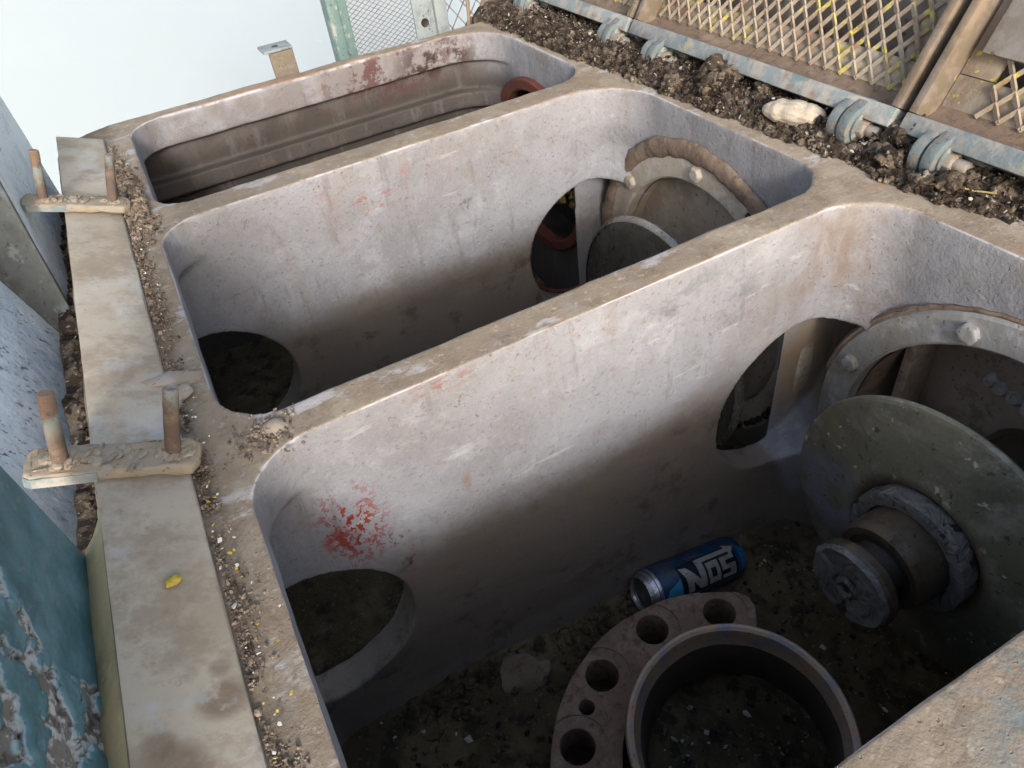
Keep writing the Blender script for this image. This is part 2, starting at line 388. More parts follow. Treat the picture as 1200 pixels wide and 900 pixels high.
M = dict(cast=m_casting(), bar=m_bar(), dust=m_dust('dusty_plate', (.31,.27,.215), (.21,.165,.12), (.37,.36,.345)), rust=m_rust(),
  guard=m_guard('pale_blue_paint', (.68,.76,.81), (.76,.82,.855), (.20,.20,.20), False),
  teal=m_guard('teal_paint', (.055,.155,.185), (.14,.265,.32), (.30,.36,.37), True),
  yellow=m_plain('yellowed_board', (.62,.52,.31), .85, .22, 24),
  ring=m_metal('dull_ring_steel', (.29,.285,.275), (.21,.195,.15), (.40,.40,.41), .55),
  ringtan=m_metal('dusty_ring_steel', (.40,.36,.30), (.30,.24,.18), (.47,.45,.42), .75),
  back=m_metal('brown_back_plate', (.25,.20,.16), (.33,.27,.23), (.16,.12,.09), .5), backtan=m_metal('tan_back_plate', (.36,.30,.235), (.28,.22,.16), (.42,.37,.31), .75),
  bronze=m_bronze(), grease=m_grease(),
  oil=m_metal('oily_brown_steel', (.06,.046,.032), (.10,.074,.048), (.03,.026,.022), .38, .2),
  black=m_metal('black_oil', (.018,.015,.013), (.03,.025,.02), (.012,.01,.01), .4),
  flange=m_metal('rust_brown_flange', (.175,.115,.082), (.27,.20,.155), (.095,.062,.045), .7, sc=2.2),
  pipe=m_metal('worn_pipe_steel', (.36,.28,.20), (.20,.21,.28), (.44,.24,.12), .42, .1, sc=1.7),
  pipein=m_metal('pipe_bore', (.055,.042,.032), (.035,.03,.028), (.09,.06,.04), .7),
  clod=m_clods(), husk=m_husk(), floor=m_floor(), lid=m_lid(), rail=m_rail(), blue=m_blue(), bluedark=m_blue('dark_blue_paint', .6),
  crust=m_metal('brown_crust', (.17,.12,.088), (.24,.185,.14), (.095,.07,.055), .95, sc=2.2),
  red=m_metal('red_primer', (.12,.032,.02), (.07,.024,.018), (.16,.06,.035), .7),
  gold=m_plain('brass_bits', (.42,.30,.09), .45, .3, 90, .6),
  flake=m_plain('pale_flakes', (.42,.39,.33), .8, .3, 60), chip=m_plain('yellow_chip', (.50,.39,.06), .6, .15, 200),
  nest=m_plain('dry_mud', (.42,.375,.31), .95, .12, 120), wall=m_wall(),
  olive=m_metal('dark_olive_grey', (.075,.082,.078), (.05,.05,.042), (.15,.175,.185), .7), straw=m_plain('straw_tan', (.42,.33,.12), .7, .1, 90), green=m_metal('green_post_paint', (.115,.19,.185), (.17,.235,.225), (.36,.37,.33), .6),
  greyblue=m_metal('grey_upright_paint', (.22,.27,.285), (.28,.31,.31), (.17,.20,.21), .6),
  wire=m_plain('grey_wire', (.20,.19,.175), .7, .2, 80), ochre=m_plain('tan_brace', (.34,.26,.18), .8, .2, 30),
  ground=m_plain('pale_concrete', (.50,.50,.48), .9, .1, 3), housing=m_metal('dusty_housing', (.27,.235,.20), (.18,.145,.11), (.34,.32,.295), .85, sc=.5),
  bracket=m_metal('tan_bracket', (.165,.138,.105), (.12,.09,.062), (.21,.215,.215), .85, sc=2),
  navy=m_plain('can_navy', (.014,.07,.17), .28, .3, 60, .4, .6, dusty=.55), cyan=m_plain('can_cyan', (.05,.36,.62), .3, .15, 60, .35, .6, dusty=.55),
  silver=m_plain('can_silver', (.50,.50,.49), .3, .12, 60, .5, .6, dusty=.55), ink=m_plain('can_ink', (.008,.012,.02), .4, .1, 60),
  dullalu=m_plain('dirty_aluminium', (.13,.125,.12), .5, .3, 80, .5), alu=m_plain('can_aluminium', (.62,.63,.68), .28, .1, 60, .9, .6, dusty=.55))

# ------------------------------------------------------------------ casting
def rrect(x0, x1, y0, y1, r, n=10):
    pts = []
    rs = r if isinstance(r, (list, tuple)) else [r]*4      # x0y0, x1y0, x1y1, x0y1
    for (cx, cy, a, q) in ((x0, y0, 180, rs[0]), (x1, y0, 270, rs[1]), (x1, y1, 0, rs[2]), (x0, y1, 90, rs[3])):
        ox = cx + q if cx == x0 else cx - q
        oy = cy + q if cy == y0 else cy - q
        for k in range(n+1):
            t = R(a + 90*k/n); pts.append((ox+q*math.cos(t), oy+q*math.sin(t)))
    return pts
def loft(secs):
    mb = MB(); rings = [[(x, y, z) for x, y in rrect(*s)] for z, s in secs]
    n = len(rings[0]); vs = [p for r in rings for p in r]; fs = []
    for k in range(len(rings)-1):
        fs += [(k*n+i, k*n+(i+1) % n, (k+1)*n+(i+1) % n, (k+1)*n+i) for i in range(n)]
    fs += [tuple(range(n)), tuple(range((len(rings)-1)*n, len(rings)*n))[::-1]]
    return mb.add(vs, fs)
AX = dict(near=(.2135, -.262), mid=(.667, -.2595), far=(1.068, -.205))
FLOOR = -.500
body = loft([(-.60, (-.150, .72, -.36, 1.29, [.03,.03,.05,.09])), (-.05, (-.150, .72, -.36, 1.29, [.03,.03,.05,.09])),
             (-.03, (-.142, .72, -.36, 1.262, [.03,.03,.05,.09])), (0, (-.142, .72, -.36, 1.250, [.03,.03,.05,.09]))]).build('casting_body', None, smooth=0)
cutters = []
rn = [.055, .055, .062, .055]; rl = [.02, .055, .065, .02]
cutters.append(loft([(.03, (-.044, .578, .0636, .4226, rn)), (-.03, (-.046, .578, .0636, .4226, rn)), (-.05, (-.05, .578, .05, .4226, rn)), (-.085, (-.095, .578, -.012, .4226, rl)),
    (-.14, (-.100, .578, -.028, .4226, rl)), (-.40, (-.10, .575, -.028, .4226, rl)), (FLOOR, (-.09, .565, -.015, .412, rl))]))
cutters.append(loft([(.03, (-.044, .575, .459, .8476, [.055,.06,.085,.05])), (-.05, (-.05, .576, .459, .8476, [.055,.06,.085,.05])), (-.085, (-.095, .577, .459, .8476, rl)),
    (-.40, (-.10, .575, .459, .8476, rl)), (FLOOR, (-.09, .565, .47, .838, rl))]))
rf = [.045, .06, .09, .05]
cutters.append(loft([(.03, (-.040, .562, .892, 1.222, rf)), (-.045, (-.040, .562, .892, 1.220, rf)), (-.050, (-.085, .562, .892, 1.240, rf)), (-.098, (-.095, .562, .892, 1.244, rf)),
    (-.101, (-.095, .562, .892, 1.230, rf)), (-.128, (-.095, .562, .892, 1.228, rf)), (-.131, (-.10, .562, .892, 1.256, rf)), (-.40, (-.10, .560, .892, 1.256, rf)), (FLOOR, (-.09, .55, .90, 1.24, rf))]))
for (y0, y1) in ((.386, .4615), (.810, .8945)):
    cutters.append(MB().lathe([(0,0), (.098,0), (.098,y1-y0), (0,y1-y0)], (-.060, y0, -.252), (0,1,0), 64))
    cutters.append(MB().lathe([(0,0), (.108,0), (.108,y1-y0), (0,y1-y0)], (.523, y0, -.241), (0,1,0), 64))
for k, r in (('near', .1765), ('mid', .1735), ('far', .134)):
    y, z = AX[k]
    cutters.append(MB().lathe([(0,0), (r,0), (r,.17), (0,.17)], (.515, y, z), (1,0,0), 64))
cobs = [c.build('cutter', None, smooth=0) for c in cutters]
for c in cobs:
    md = body.modifiers.new('cut', 'BOOLEAN'); md.operation = 'DIFFERENCE'; md.solver = 'EXACT'; md.object = c
md = body.modifiers.new('remesh', 'REMESH'); md.mode = 'VOXEL'; md.voxel_size = .0030; md.use_smooth_shade = True
md = body.modifiers.new('smooth', 'SMOOTH'); md.factor = .5; md.iterations = 3
dg = bpy.context.evaluated_depsgraph_get()
me = bpy.data.meshes.new_from_object(body.evaluated_get(dg))
for o in cobs + [body]: bpy.data.objects.remove(o)
n = len(me.vertices); co = np.empty(n*3); nr = np.empty(n*3)
me.vertices.foreach_get('co', co); me.vertices.foreach_get('normal', nr)
co = co.reshape(-1, 3); nr = nr.reshape(-1, 3)
d = np.array([fbm(p, 11, 3) * .0013 + fbm(p, 45, 2, 3.)*.0003 for p in co])
co += nr*d[:, None]
me.vertices.foreach_set('co', co.ravel()); me.update()
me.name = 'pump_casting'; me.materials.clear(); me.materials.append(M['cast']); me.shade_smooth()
casting = bpy.data.objects.new('pump_casting', me); col.objects.link(casting)
tag(casting, 'large grey cast metal casing with three deep open rectangular compartments', 'pump casing')
def wobble(amp, f, seed=0.):
    return lambda a, r, h: amp*fbm((math.cos(a)*r, math.sin(a)*r, h), f, 3, seed)
MB().lathe([(0,.0045), (.004,.0042), (.008,.0015), (.011,-.004)], (-.012,.442,.001), (0,0,1), 20, wob=wobble(.003, 90)).build('bolt_head', M['dust'], casting)

# ------------------------------------------------------------------ rings in the end walls
def hexhead(c, axis, r, h, mb=None):
    mb = mb or MB(); return mb.lathe([(0,h), (r*.8,h), (r,h-.15*r), (r,-.002)], c, axis, 6)
def end_ring(key, label, mring, mback, ro, ri, bolt_angles, extra, xr, xb):
    """flat ring whose face stands at xr on the end wall, with a plate closing it at xb"""
    y, z = AX[key]
    t = thing('retainer_ring', (xr+.02, y, z), label, 'ring')
    MB().lathe([(ri, .022), (ri, .0025), (ri+.003, 0), (ro-.003, 0), (ro, .003), (ro, .022)], (xr, y, z), (1,0,0), 96,
               wob=wobble(.0008, 30)).build('ring_plate', mring, t)
    MB().lathe([(0, 0), (.05, -.002), (ri-.004, .004), (ri-.002, xr+.018-xb)], (xb, y, z), (1,0,0), 64, wob=wobble(.001, 20)).build('back_plate', mback, t)
    rb = (ro+ri)/2 - .002
    for a in bolt_angles:
        c = np.array((xr-.0005, y + rb*math.cos(R(a)), z + rb*math.sin(R(a))))
        hexhead(c, (-1, .02*math.sin(a), .02*math.cos(a)), .0108, .0062).build('bolt_head', mring, t, .0016, rough=.0007)
    extra(t, y, z, xr, xb)
    return t
def near_extra(t, y, z, xr, xb):
    MB().frame_box((xb, y+.143, z), ((1,0,0),(0,1,0),(0,0,1)), (-.040,-.006,-.095), (0,.006,.095)).build('rib', M['back'], t, .002)
    for i, (dy, dz) in enumerate(((.074,.075), (.062,.071), (.046,.070), (.030,.066))):
        MB().lathe([(0,.007), (.006,.006), (.0085,.002), (.009,-.002)], (xb, y+dy, z+dz), (-1,0,0), 10, wob=wobble(.002, 150, i)).build('rivet', M['ring'], t)
    MB().tube([(xr+.004, y+(.2125+.0008*math.sin(a))*math.cos(R(a)), z+(.2125+.0008*math.sin(a))*math.sin(R(a))) for a in range(10, 150, 3)], [.0022+.0016*math.sin(a*3.1)**2 for a in range(10, 150, 3)], 6).build('seal_bead', M['crust'], t)
def mid_extra(t, y, z, xr, xb):
    vs = []; fs = []; na, nb = 420, 16
    for i in range(na+1):
        a = R(-42 + 190*i/na); w0 = .0125 + .004*fbm((i*.03, 0, 0), 1, 4)
        for k in range(nb):
            b = 2*math.pi*k/nb
            dr = w0*math.cos(b); dx = -.0060*math.sin(b)
            q = (math.cos(a)*.2*70, math.sin(a)*.2*70, b*.9)
            e = 1 + .20*fbm(q, .8, 6)
            rr = .212 + dr*e
            vs.append((xr + .001 + dx*e, y+rr*math.cos(a), z+rr*math.sin(a)))
    for i in range(na):
        fs += [(i*nb+k, i*nb+(k+1) % nb, (i+1)*nb+(k+1) % nb, (i+1)*nb+k) for k in range(nb)]
    fs += [tuple(range(nb)), tuple(range(na*nb, na*nb+nb))[::-1]]
    MB().add(vs, fs).build('crusted_sealant', M['crust'], t, smooth=60)
    # beaded lower edge seen through the opening
    for i in range(26):
        a = R(120 + i*5.0); r = .0038 + .0028*random.random()
        if y+.199*math.cos(a) < .472: continue
        MB().lathe([(0,-r), (r*.7,-r*.7), (r,0), (r*.7,r*.7), (0,r)], (xr-.003, y+.199*math.cos(a), z+.199*math.sin(a)), (1,0,0), 8, wob=wobble(.003, 200, i)).build('seal_bead', M['black'], t)
def far_extra(t, y, z, xr, xb):
    for i in range(34):
        a = random.uniform(0, 2*math.pi); r = random.uniform(.03, .12)
        MB().lathe([(0,.008), (.006,.004), (.009,-.002)], (xb-.005, y+r*math.cos(a), z+r*math.sin(a)), (-1,0,0), 7, wob=wobble(.005, 200, i)).build('brass_piece', M['gold'], t)
end_ring('near', 'flat grey retaining ring bolted to the end wall behind the big disc, nearest compartment', M['ring'], M['back'], .2105, .1755, (20.6, 68.5, 116, 163, 211, 259, 333), near_extra, .572, .655)
end_ring('mid', 'dusty tan ring edged with brown crust in the middle compartment', M['ringtan'], M['backtan'], .2085, .1700, (41, 90, 138, 186, 235, 350), mid_extra, .571, .598)
end_ring('far', 'red painted ring around brass pieces in the farthest compartment', M['red'], M['black'], .152, .132, (), far_extra, .552, .61)

# red lined transfer opening of the second divider
t = thing('lining_ring', (.523, .888, -.238), 'red edged lining ring inside the right hand opening of the far divider', 'ring')
MB().lathe([(.1045,-.001), (.107,-.001), (.107,.003), (.104,.003), (.104,-.0005), (.1045,-.001)], (.523,.893,-.241), (0,1,0), 72).build('ring_body', M['red'], t)

# ------------------------------------------------------------------ rod ends with discs
def lat_x(prof, y, z, n=72, wob=None): return MB().lathe(prof, (0, y, z), (1,0,0), n, wob=wob)
KX = 1.087
y, z = .2165, -.2625
def lx(prof): return [(r*KX, x*KX) for r, x in prof]
t = thing('rod_disc', (.453*KX, y, z), 'big olive bronze disc on a stepped rod end in the nearest compartment', 'rod disc')
lat_x(lx([(.058,.449), (.0615,.4462), (.066,.4440), (.072,.4440), (.085,.447), (.137,.450), (.1405,.452), (.1415,.456), (.138,.461), (.055,.464), (.05,.456)]), y, z, 96, wobble(.0006, 25)).build('disc', M['bronze'], t)
MB().lathe([(0,.005), (.005,.0045), (.0085,.002), (.009,-.003)], (.450*KX, y-.092, z+.094), (-1,0,0), 12, wob=wobble(.003, 150)).build('boss', M['bronze'], t)
lat_x(lx([(.044,.4325), (.0535,.4305), (.0575,.432), (.0585,.436), (.0585,.448)]), y, z, 96, wobble(.0018, 45)).build('hub_ring', M['grease'], t)
lat_x(lx([(.032,.4005), (.039,.400), (.0415,.403), (.0425,.412), (.0435,.434)]), y, z, 64, wobble(.0008, 40)).build('collar', M['oil'], t)
lat_x(lx([(.026,.378), (.0235,.388), (.026,.4005), (.034,.402)]), y, z, 48).build('shaft', M['black'], t)
lat_x(lx([(0,.3665), (.034,.3665), (.039,.368), (.0405,.371), (.0395,.379), (.036,.382), (.0,.382)]), y, z, 96, wobble(.0014, 55)).build('end_flange', M['oil'], t)
prof = [(0,.3640)] + [(.0395*k/14, .3638+.0009*math.sin(k*1.9)*(k % 3 > 0)+(.0028 if k == 14 else 0)) for k in range(1, 15)]
lat_x(lx(prof), y, z, 96, wobble(.0020, 60)).build('grease_coat', M['grease'], t)
MB().lathe([(.0055,.010), (.0055,-.001), (.0085,-.0028), (.0125,.0005)], (.3632*KX, y, z), (1,0,0), 24, wob=wobble(.003, 90)).build('centre_hole', M['grease'], t)
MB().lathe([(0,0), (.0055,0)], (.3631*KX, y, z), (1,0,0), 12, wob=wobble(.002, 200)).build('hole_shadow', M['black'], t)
lat_x([(.05,.50), (.05,.65), (0,.65)], y, z, 48).build('rod', M['oil'], t)
y, z = .640, -.279
t = thing('rod_disc', (.488, y, z), 'dark polished disc standing below the dusty ring in the middle compartment', 'rod disc')
q = .488/.453
lat_x([(r*q, x*q) for r, x in ((0,.447), (.05,.4475), (.150,.450), (.157,.452), (.160,.456), (.157,.462), (.0,.465))], y, z, 96).build('disc', m_metal('dark_oily_disc', (.085,.085,.07), (.13,.125,.10), (.055,.055,.05), .2, .35, .6, .6), t)
lat_x([(r*q, x*q) for r, x in ((.1555,.4500), (.1585,.4515), (.161,.456), (.1585,.4615))], y, z, 96).build('polished_rim', m_metal('polished_rim', (.30,.29,.27), (.2,.19,.17), (.35,.34,.32), .25, .8), t)
lat_x([(.035,.49), (.035,.598), (0,.598)], y, z, 40).build('rod', M['oil'], t)

# ------------------------------------------------------------------ compartment floors
def heap(x0, x1, y0, y1, nx, ny, hf, name, m, label, cat, lift=None):
    vs = []; fs = []
    for j in range(ny+1):
        for i in range(nx+1):
            x = x0+(x1-x0)*i/nx; y = y0+(y1-y0)*j/ny; vs.append((x, y, hf(x, y)))
    for j in range(ny):
        for i in range(nx):
            a = j*(nx+1)+i; q = (a, a+1, a+nx+2, a+nx+1)
            if lift is None or max(vs[k][2] for k in q) > lift: fs.append(q)
    o = MB().add(vs, fs).build(name, m, smooth=0, weld=False)
    bm = bmesh.new(); bm.from_mesh(o.data); bmesh.ops.delete(bm, geom=[v for v in bm.verts if not v.link_faces], context='VERTS'); bm.to_mesh(o.data); bm.free()
    o.data.shade_smooth()
    return tag(o, label, cat, kind='stuff')
def hf_near(x, y):
    base = -.437 - .038*max(0, min(1, (x-.12)/.30))
    e = max(0, .06-min(y+.02, .425-y, x+.105))/.06
    return base + .012*fbm((x,y,0), 9, 4) + .004*fbm((x,y,0), 50, 4, 2.) + .012*e*e
heap(-.102, .575, -.03, .424, 200, 150, hf_near, 'floor_dirt', M['floor'], 'dark oily dirt covering the floor of the nearest compartment', 'dirt')
heap(-.102, .575, .46, .849, 90, 70, lambda x, y: -.447+.012*fbm((x,y,0), 9, 4)+.004*fbm((x,y,0), 50, 3, 2.), 'floor_dirt', M['floor'], 'dark oily dirt covering the floor of the middle compartment', 'dirt')
heap(-.10, .55, .89, 1.25, 60, 40, lambda x, y: -.447+.012*fbm((x,y,0), 9, 4), 'floor_dirt', M['floor'], 'dark dirt on the floor of the farthest compartment', 'dirt')

ICO = {}
def ico(sub):
    if sub not in ICO:
        bm = bmesh.new(); bmesh.ops.create_icosphere(bm, subdivisions=sub, radius=1)
        ICO[sub] = (np.array([v.co[:] for v in bm.verts]), [tuple(v.index for v in f.verts) for f in bm.faces]); bm.free()
    return ICO[sub]
def lump(mb, c, r, sub=1, jag=.35, sq=None):
    v, f = ico(sub)
    k = rng.uniform(1-jag, 1+jag, (len(v), 1)) if sub == 1 else np.array([[1+jag*fbm(p*1.0+np.array(c)*97, 1.6, 4)] for p in v])
    s = rng.uniform(.6, 1.25, 3) if sq is None else np.array(sq)
    q = Matrix.Rotation(random.uniform(0, 6.28), 3, 'Z') @ Matrix.Rotation(random.uniform(-.6, .6), 3, 'X')
    p = (v*k*s*r) @ np.array(q).T + np.array(c)
    mb.add(p, f)
def flake(mb, c, r, tilt=.5):
    n = random.choice((4, 5, 6)); a0 = random.uniform(0, 6.28)
    q = Matrix.Rotation(random.uniform(-tilt, tilt), 3, 'X') @ Matrix.Rotation(random.uniform(-tilt, tilt), 3, 'Y')
    poly = []
    el = random.uniform(.35, 1)
    for k in range(n):
        a = a0 + 6.28*k/n; rr = r*random.uniform(.6, 1.1); poly.append((rr*math.cos(a), rr*math.sin(a)*el))
    u = np.array(q @ Vector((math.cos(a0), math.sin(a0), 0))); w = np.array(q @ Vector((0,0,1))); v = np.cross(w, u)
    mb.prism(poly, c, u, v, w, 0, r*.12+.0003)
mb = MB()
for i in range(700):
    x = random.uniform(-.05, .565); y = random.uniform(-.01, .415)
    if fbm((x,y,0), 11, 3, 6.) < .12: continue
    r = random.choice((.0007,.0009,.0009,.0012,.0012,.0015,.0015,.002,.003,.005)) * random.uniform(.7, 1.2)
    flake(mb, (x, y, hf_near(x, y)+.003), r)
tag(mb.build('paint_flakes', M['flake'], smooth=0, weld=False), 'small pale paint flakes scattered over the dark compartment floor', 'flakes', kind='stuff')
mb = MB()
for i in range(900):
    x = random.uniform(-.05, .565); y = random.uniform(-.01, .42); r = random.uniform(.001, .0045)
    lump(mb, (x, y, hf_near(x, y)+r*.3), r)
tag(mb.build('grit', M['clod'], smooth=0, weld=False), 'dark grit and small lumps lying on the nearest compartment floor', 'grit', kind='stuff')
mb = MB()
for i in range(420):
    x = random.uniform(-.02, .34); y = .415-abs(random.gauss(0, .022)); r = .0015+.006*random.random()**3
    lump(mb, (x, y, hf_near(x, y)+r*.3), r, 1, .4)
for i in range(200):
    x = random.uniform(.02, .5); y = random.uniform(.28, .41); r = .002+.005*random.random()**3
    if fbm((x,y,0), 12, 3, 9.) > .05: lump(mb, (x, y, hf_near(x, y)+r*.3), r, 1, .4)
tag(mb.build('floor_lumps', M['floor'], smooth=0, weld=False), 'brown crumbs banked against the foot of the divider wall', 'crumbs', kind='stuff')
mb = MB(); lump(mb, (.118, .385, -.436), .026, 3, .35, (1.2,.9,.7))
tag(mb.build('mud_lump', M['crust'], weld=False), 'rounded brown lump of mud on the dark floor below the divider wall', 'lump')

# ------------------------------------------------------------------ flange with bolt holes and pipe sleeve on the floor
FC = (.2506, .168, -.38)
t = thing('bolt_flange', (FC[0], FC[1], -.432), 'rusty brown flange with a circle of bolt holes lying on the compartment floor', 'flange')
sector = [(.1875*math.cos(R(a)), .1875*math.sin(R(a))) for a in range(52, 251, 2)]
sector += [(.118*math.cos(R(a)), .118*math.sin(R(a))) for a in range(250, 46, -2)]
sector += [(.15*math.cos(R(45)), .15*math.sin(R(45))), (.172*math.cos(R(46)), .172*math.sin(R(46))), (.183*math.cos(R(48.5)), .183*math.sin(R(48.5)))]
fb = MB().prism(sector, FC, (1,0,0), (0,1,0), (0,0,1), -.05, 0).build('flange_tmp', None, smooth=0)
holes = []
ang = [87 + 27.69*k for k in range(13)]
for a in ang:
    c = (FC[0]+.162*math.cos(R(a)), FC[1]+.162*math.sin(R(a)))
    holes.append(MB().lathe([(0,.02), (.0195,.02), (.0195,0), (.0175,-.0025), (.0175,-.1), (0,-.1)], (c[0], c[1], FC[2]), (0,0,1), 40).build('cutter', None, smooth=0))
    holes.append(MB().lathe([(0,.02), (.0305,.02), (.0305,-.0016), (0,-.0016)], (c[0], c[1], FC[2]), (0,0,1), 48).build('cutter', None, smooth=0))
for a in (128.3, 238, 350):
    holes.append(MB().lathe([(0,.02), (.0085,.02), (.0085,-.1), (0,-.1)], (FC[0]+.161*math.cos(R(a)), FC[1]+.161*math.sin(R(a)), FC[2]), (0,0,1), 28).build('cutter', None, smooth=0))
for c in holes:
    md = fb.modifiers.new('cut', 'BOOLEAN'); md.operation = 'DIFFERENCE'; md.solver = 'EXACT'; md.object = c
md = fb.modifiers.new('bevel', 'BEVEL'); md.width = .0009; md.segments = 2; md.limit_method = 'ANGLE'; md.angle_limit = R(35)
me = bpy.data.meshes.new_from_object(fb.evaluated_get(bpy.context.evaluated_depsgraph_get()))
for o in holes + [fb]: bpy.data.objects.remove(o)
me.transform(Matrix.Translation(-Vector(t.location))); me.materials.clear(); me.materials.append(M['flange'])
me.shade_smooth(); me.set_sharp_from_angle(angle=R(30))
o = bpy.data.objects.new('flange_body', me); col.objects.link(o); o.parent = t
t = thing('pipe_sleeve', (.2515, .187, -.445), 'short wide pipe standing upright inside the drilled flange', 'pipe')
tilt = Vector((-.162, -.07, 1)).normalized()
pc = Vector((.246, .183, -.33))
MB().lathe([(.1005,-.11), (.1035,-.004), (.1015,-.0005), (.0985,0), (.0955,-.002), (.0945,-.006), (.0935,-.024), (.0915,-.0295)], pc, tilt, 96, wob=wobble(.0006, 40)).build('pipe_wall', M['pipe'], t)
MB().lathe([(.0915,-.029), (.090,-.034), (.0895,-.11)], pc, tilt, 96, wob=wobble(.0008, 40)).build('pipe_bore', M['pipein'], t)
mb = MB()
for i in range(15):
    a = random.uniform(0, 6.28); r = .085*math.sqrt(random.random())
    x, y = pc[0]+r*math.cos(a), pc[1]+r*math.sin(a); flake(mb, (x, y, hf_near(x,y)+.004), random.uniform(.002, .0065))
tag(mb.build('paint_flakes', M['flake'], smooth=0, weld=False), 'pale flakes lying on the dirt inside the short pipe', 'flakes', kind='stuff')

# ------------------------------------------------------------------ drink can
p0 = Vector((.2905, .3925, -.4245)); p1 = Vector((.4420, .3925, -.4590))
ca = (p1-p0).normalized(); CL = .150; CR = .0275
t = thing('drink_can', p0 - Vector((0,0,CR)), 'dark blue drink can with silver lettering lying against the divider wall', 'drink can')
c0 = Vector(t.location)
MB().lathe([(CR*.80,0), (CR*.86,.0035), (CR*.97,.009), (CR,.013), (CR,CL-.010), (CR*.94,CL-.004), (CR*.84,CL-.001)], p0, ca, 64).build('can_body', M['navy'], t)
MB().lathe([(CR*.70,.004), (CR*.74,-.001), (CR*.80,-.0022), (CR*.835,-.0005), (CR*.85,.003), (CR*.93,.0065), (CR*1.003,.0115), (CR*1.003,.0135)], p0, ca, 64).build('can_rim', M['alu'], t)
MB().lathe([(0,.006), (CR*.70,.0055), (CR*.71,.002)], p0, ca, 48).build('can_lid', M['dullalu'], t)
MB().lathe([(CR*.97,CL-.0065), (CR*.86,CL-.0008), (CR*.78,CL-.0002), (CR*.70,CL-.004), (0,CL-.010)], p0, ca, 48).build('can_base', M['alu'], t)
up = Vector((-.36, -.62, .70)); up = (up - ca*up.dot(ca)).normalized()      # direction the print faces
td = up.cross(ca).normalized()                                             # towards the letters' tops
if td.z < 0: td = -td
def wrap(quads, name, m, h=.0004, a_len=.079, t_len=.0355, a_off=.050, t_off=-.0145):
    mb = MB()
    for q in quads:
        q = [np.array(p, float) for p in q]; n = 6
        g = []
        for i in range(n+1):
            for j in range(n+1):
                s, w = i/n, j/n
                p = (q[0]*(1-s)+q[1]*s)*(1-w) + (q[3]*(1-s)+q[2]*s)*w
                a = a_off + p[0]*a_len; th = (t_off + p[1]*t_len)/CR
                g.append(p0 + ca*a + (up*math.cos(th)+td*math.sin(th))*(CR+h))
        mb.add(g, [(i*(n+1)+j, (i+1)*(n+1)+j, (i+1)*(n+1)+j+1, i*(n+1)+j+1) for i in range(n) for j in range(n)])
    o = mb.build(name, m, t, smooth=60); return o
bx = lambda a, b, c, d: [(a,b), (c,b), (c,d), (a,d)]
letters = [bx(.0,0,.12,.60), [(-.07,.92),(.07,.86),(.38,.0),(.24,.0)], [(-.07,.92),(.02,.80),(.12,.55),(.0,.55)], bx(.26,.30,.38,.84), [(.26,.0),(.38,.0),(.38,.3),(.26,.3)],
  bx(.26,.84,.93,1.0), [(.88,1.14),(1.06,.96),(.95,.70),(.93,.72)], [(.88,1.14),(1.06,.96),(1.06,.94),(.90,.9)],
  bx(.42,0,.49,.76), bx(.59,0,.66,.76), bx(.49,0,.59,.22), bx(.49,.54,.59,.76),
  bx(.70,0,.98,.15), bx(.86,.15,.98,.30), bx(.70,.30,.98,.45), bx(.70,.45,.80,.60), bx(.70,.60,.98,.75)]
wrap([bx(-.10,-.06,1.03,1.05)], 'print_shadow', M['ink'], .0002)
wrap(letters, 'lettering', M['silver'], .00045)
wrap([[(-.46,-.05),(-.1,-.05),(-.1,.60),(-.36,.36)]], 'cyan_flash', M['cyan'], .0003)
wrap([[(1.08,.0),(1.20,.1),(1.22,.75),(1.10,.95)]], 'cyan_flash', m_plain('can_blue', (.02,.17,.40), .3, .2, 60, .4, .6, dusty=.55), .0003)

# ------------------------------------------------------------------ long bar and clamp plates on the left
prof = [(-.0775,.004), (-.1305,.024), (-.1385,.012), (-.1455,.003), (-.14,-.02), (-.08,-.02)]
t = thing('retaining_bar', (-.11, .45, 0), 'long dusty tan flat bar running along the left ledge', 'bar')
vs = []; fs = []; ny = 160
for j in range(ny+1):
    yy = -.32 + (1.178+.32)*j/ny
    for k, (px, pz) in enumerate(((-.0775,-.02), (-.0772,.0035), (-.0785,.0052), (-.095,.0112), (-.112,.0177), (-.1285,.0240), (-.1305,.0242), (-.1315,.0225), (-.1330,-.02))):
        w = .0003*fbm((px*3, yy, 0), 30, 2) if 0 < k < 8 else 0
        vs.append((px+.0006*fbm((0,yy,k*.2), 14, 2), yy, pz+w))
K = 9
for j in range(ny):
    fs += [(j*K+k, j*K+k+1, (j+1)*K+k+1, (j+1)*K+k) for k in range(K-1)]
fs += [tuple(range(K)), tuple(range(ny*K, ny*K+K))[::-1]]
MB().add(vs, fs).build('bar_body', M['bar'], t, smooth=40)
# yellowed board under its outer edge, notched in two places
def board(y0, y1, n):
    vs = []; fs = []
    for j in range(n+1):
        yy = y0+(y1-y0)*j/n
        e = min((yy-y0)/.02, (y1-yy)/.02, 1); e = 1-(1-max(0, e))**2
        w = .0011*fbm((0,yy,0), 25, 3)
        out = -.1315-.0175*e+w
        vs += [(-.1312, yy, .0215), (-.1345+.001*w, yy, .0185), (out, yy, .006), (out-.001, yy, -.004), (-.1315, yy, -.03)]
    for j in range(n):
        fs += [(j*5+k, j*5+k+1, (j+1)*5+k+1, (j+1)*5+k) for k in range(4)]
    return MB().add(vs, fs)
for y0, y1, n in ((-.32, .412, 80),):
    board(y0, y1, n).build('edge_board', M['yellow'], t, smooth=60)

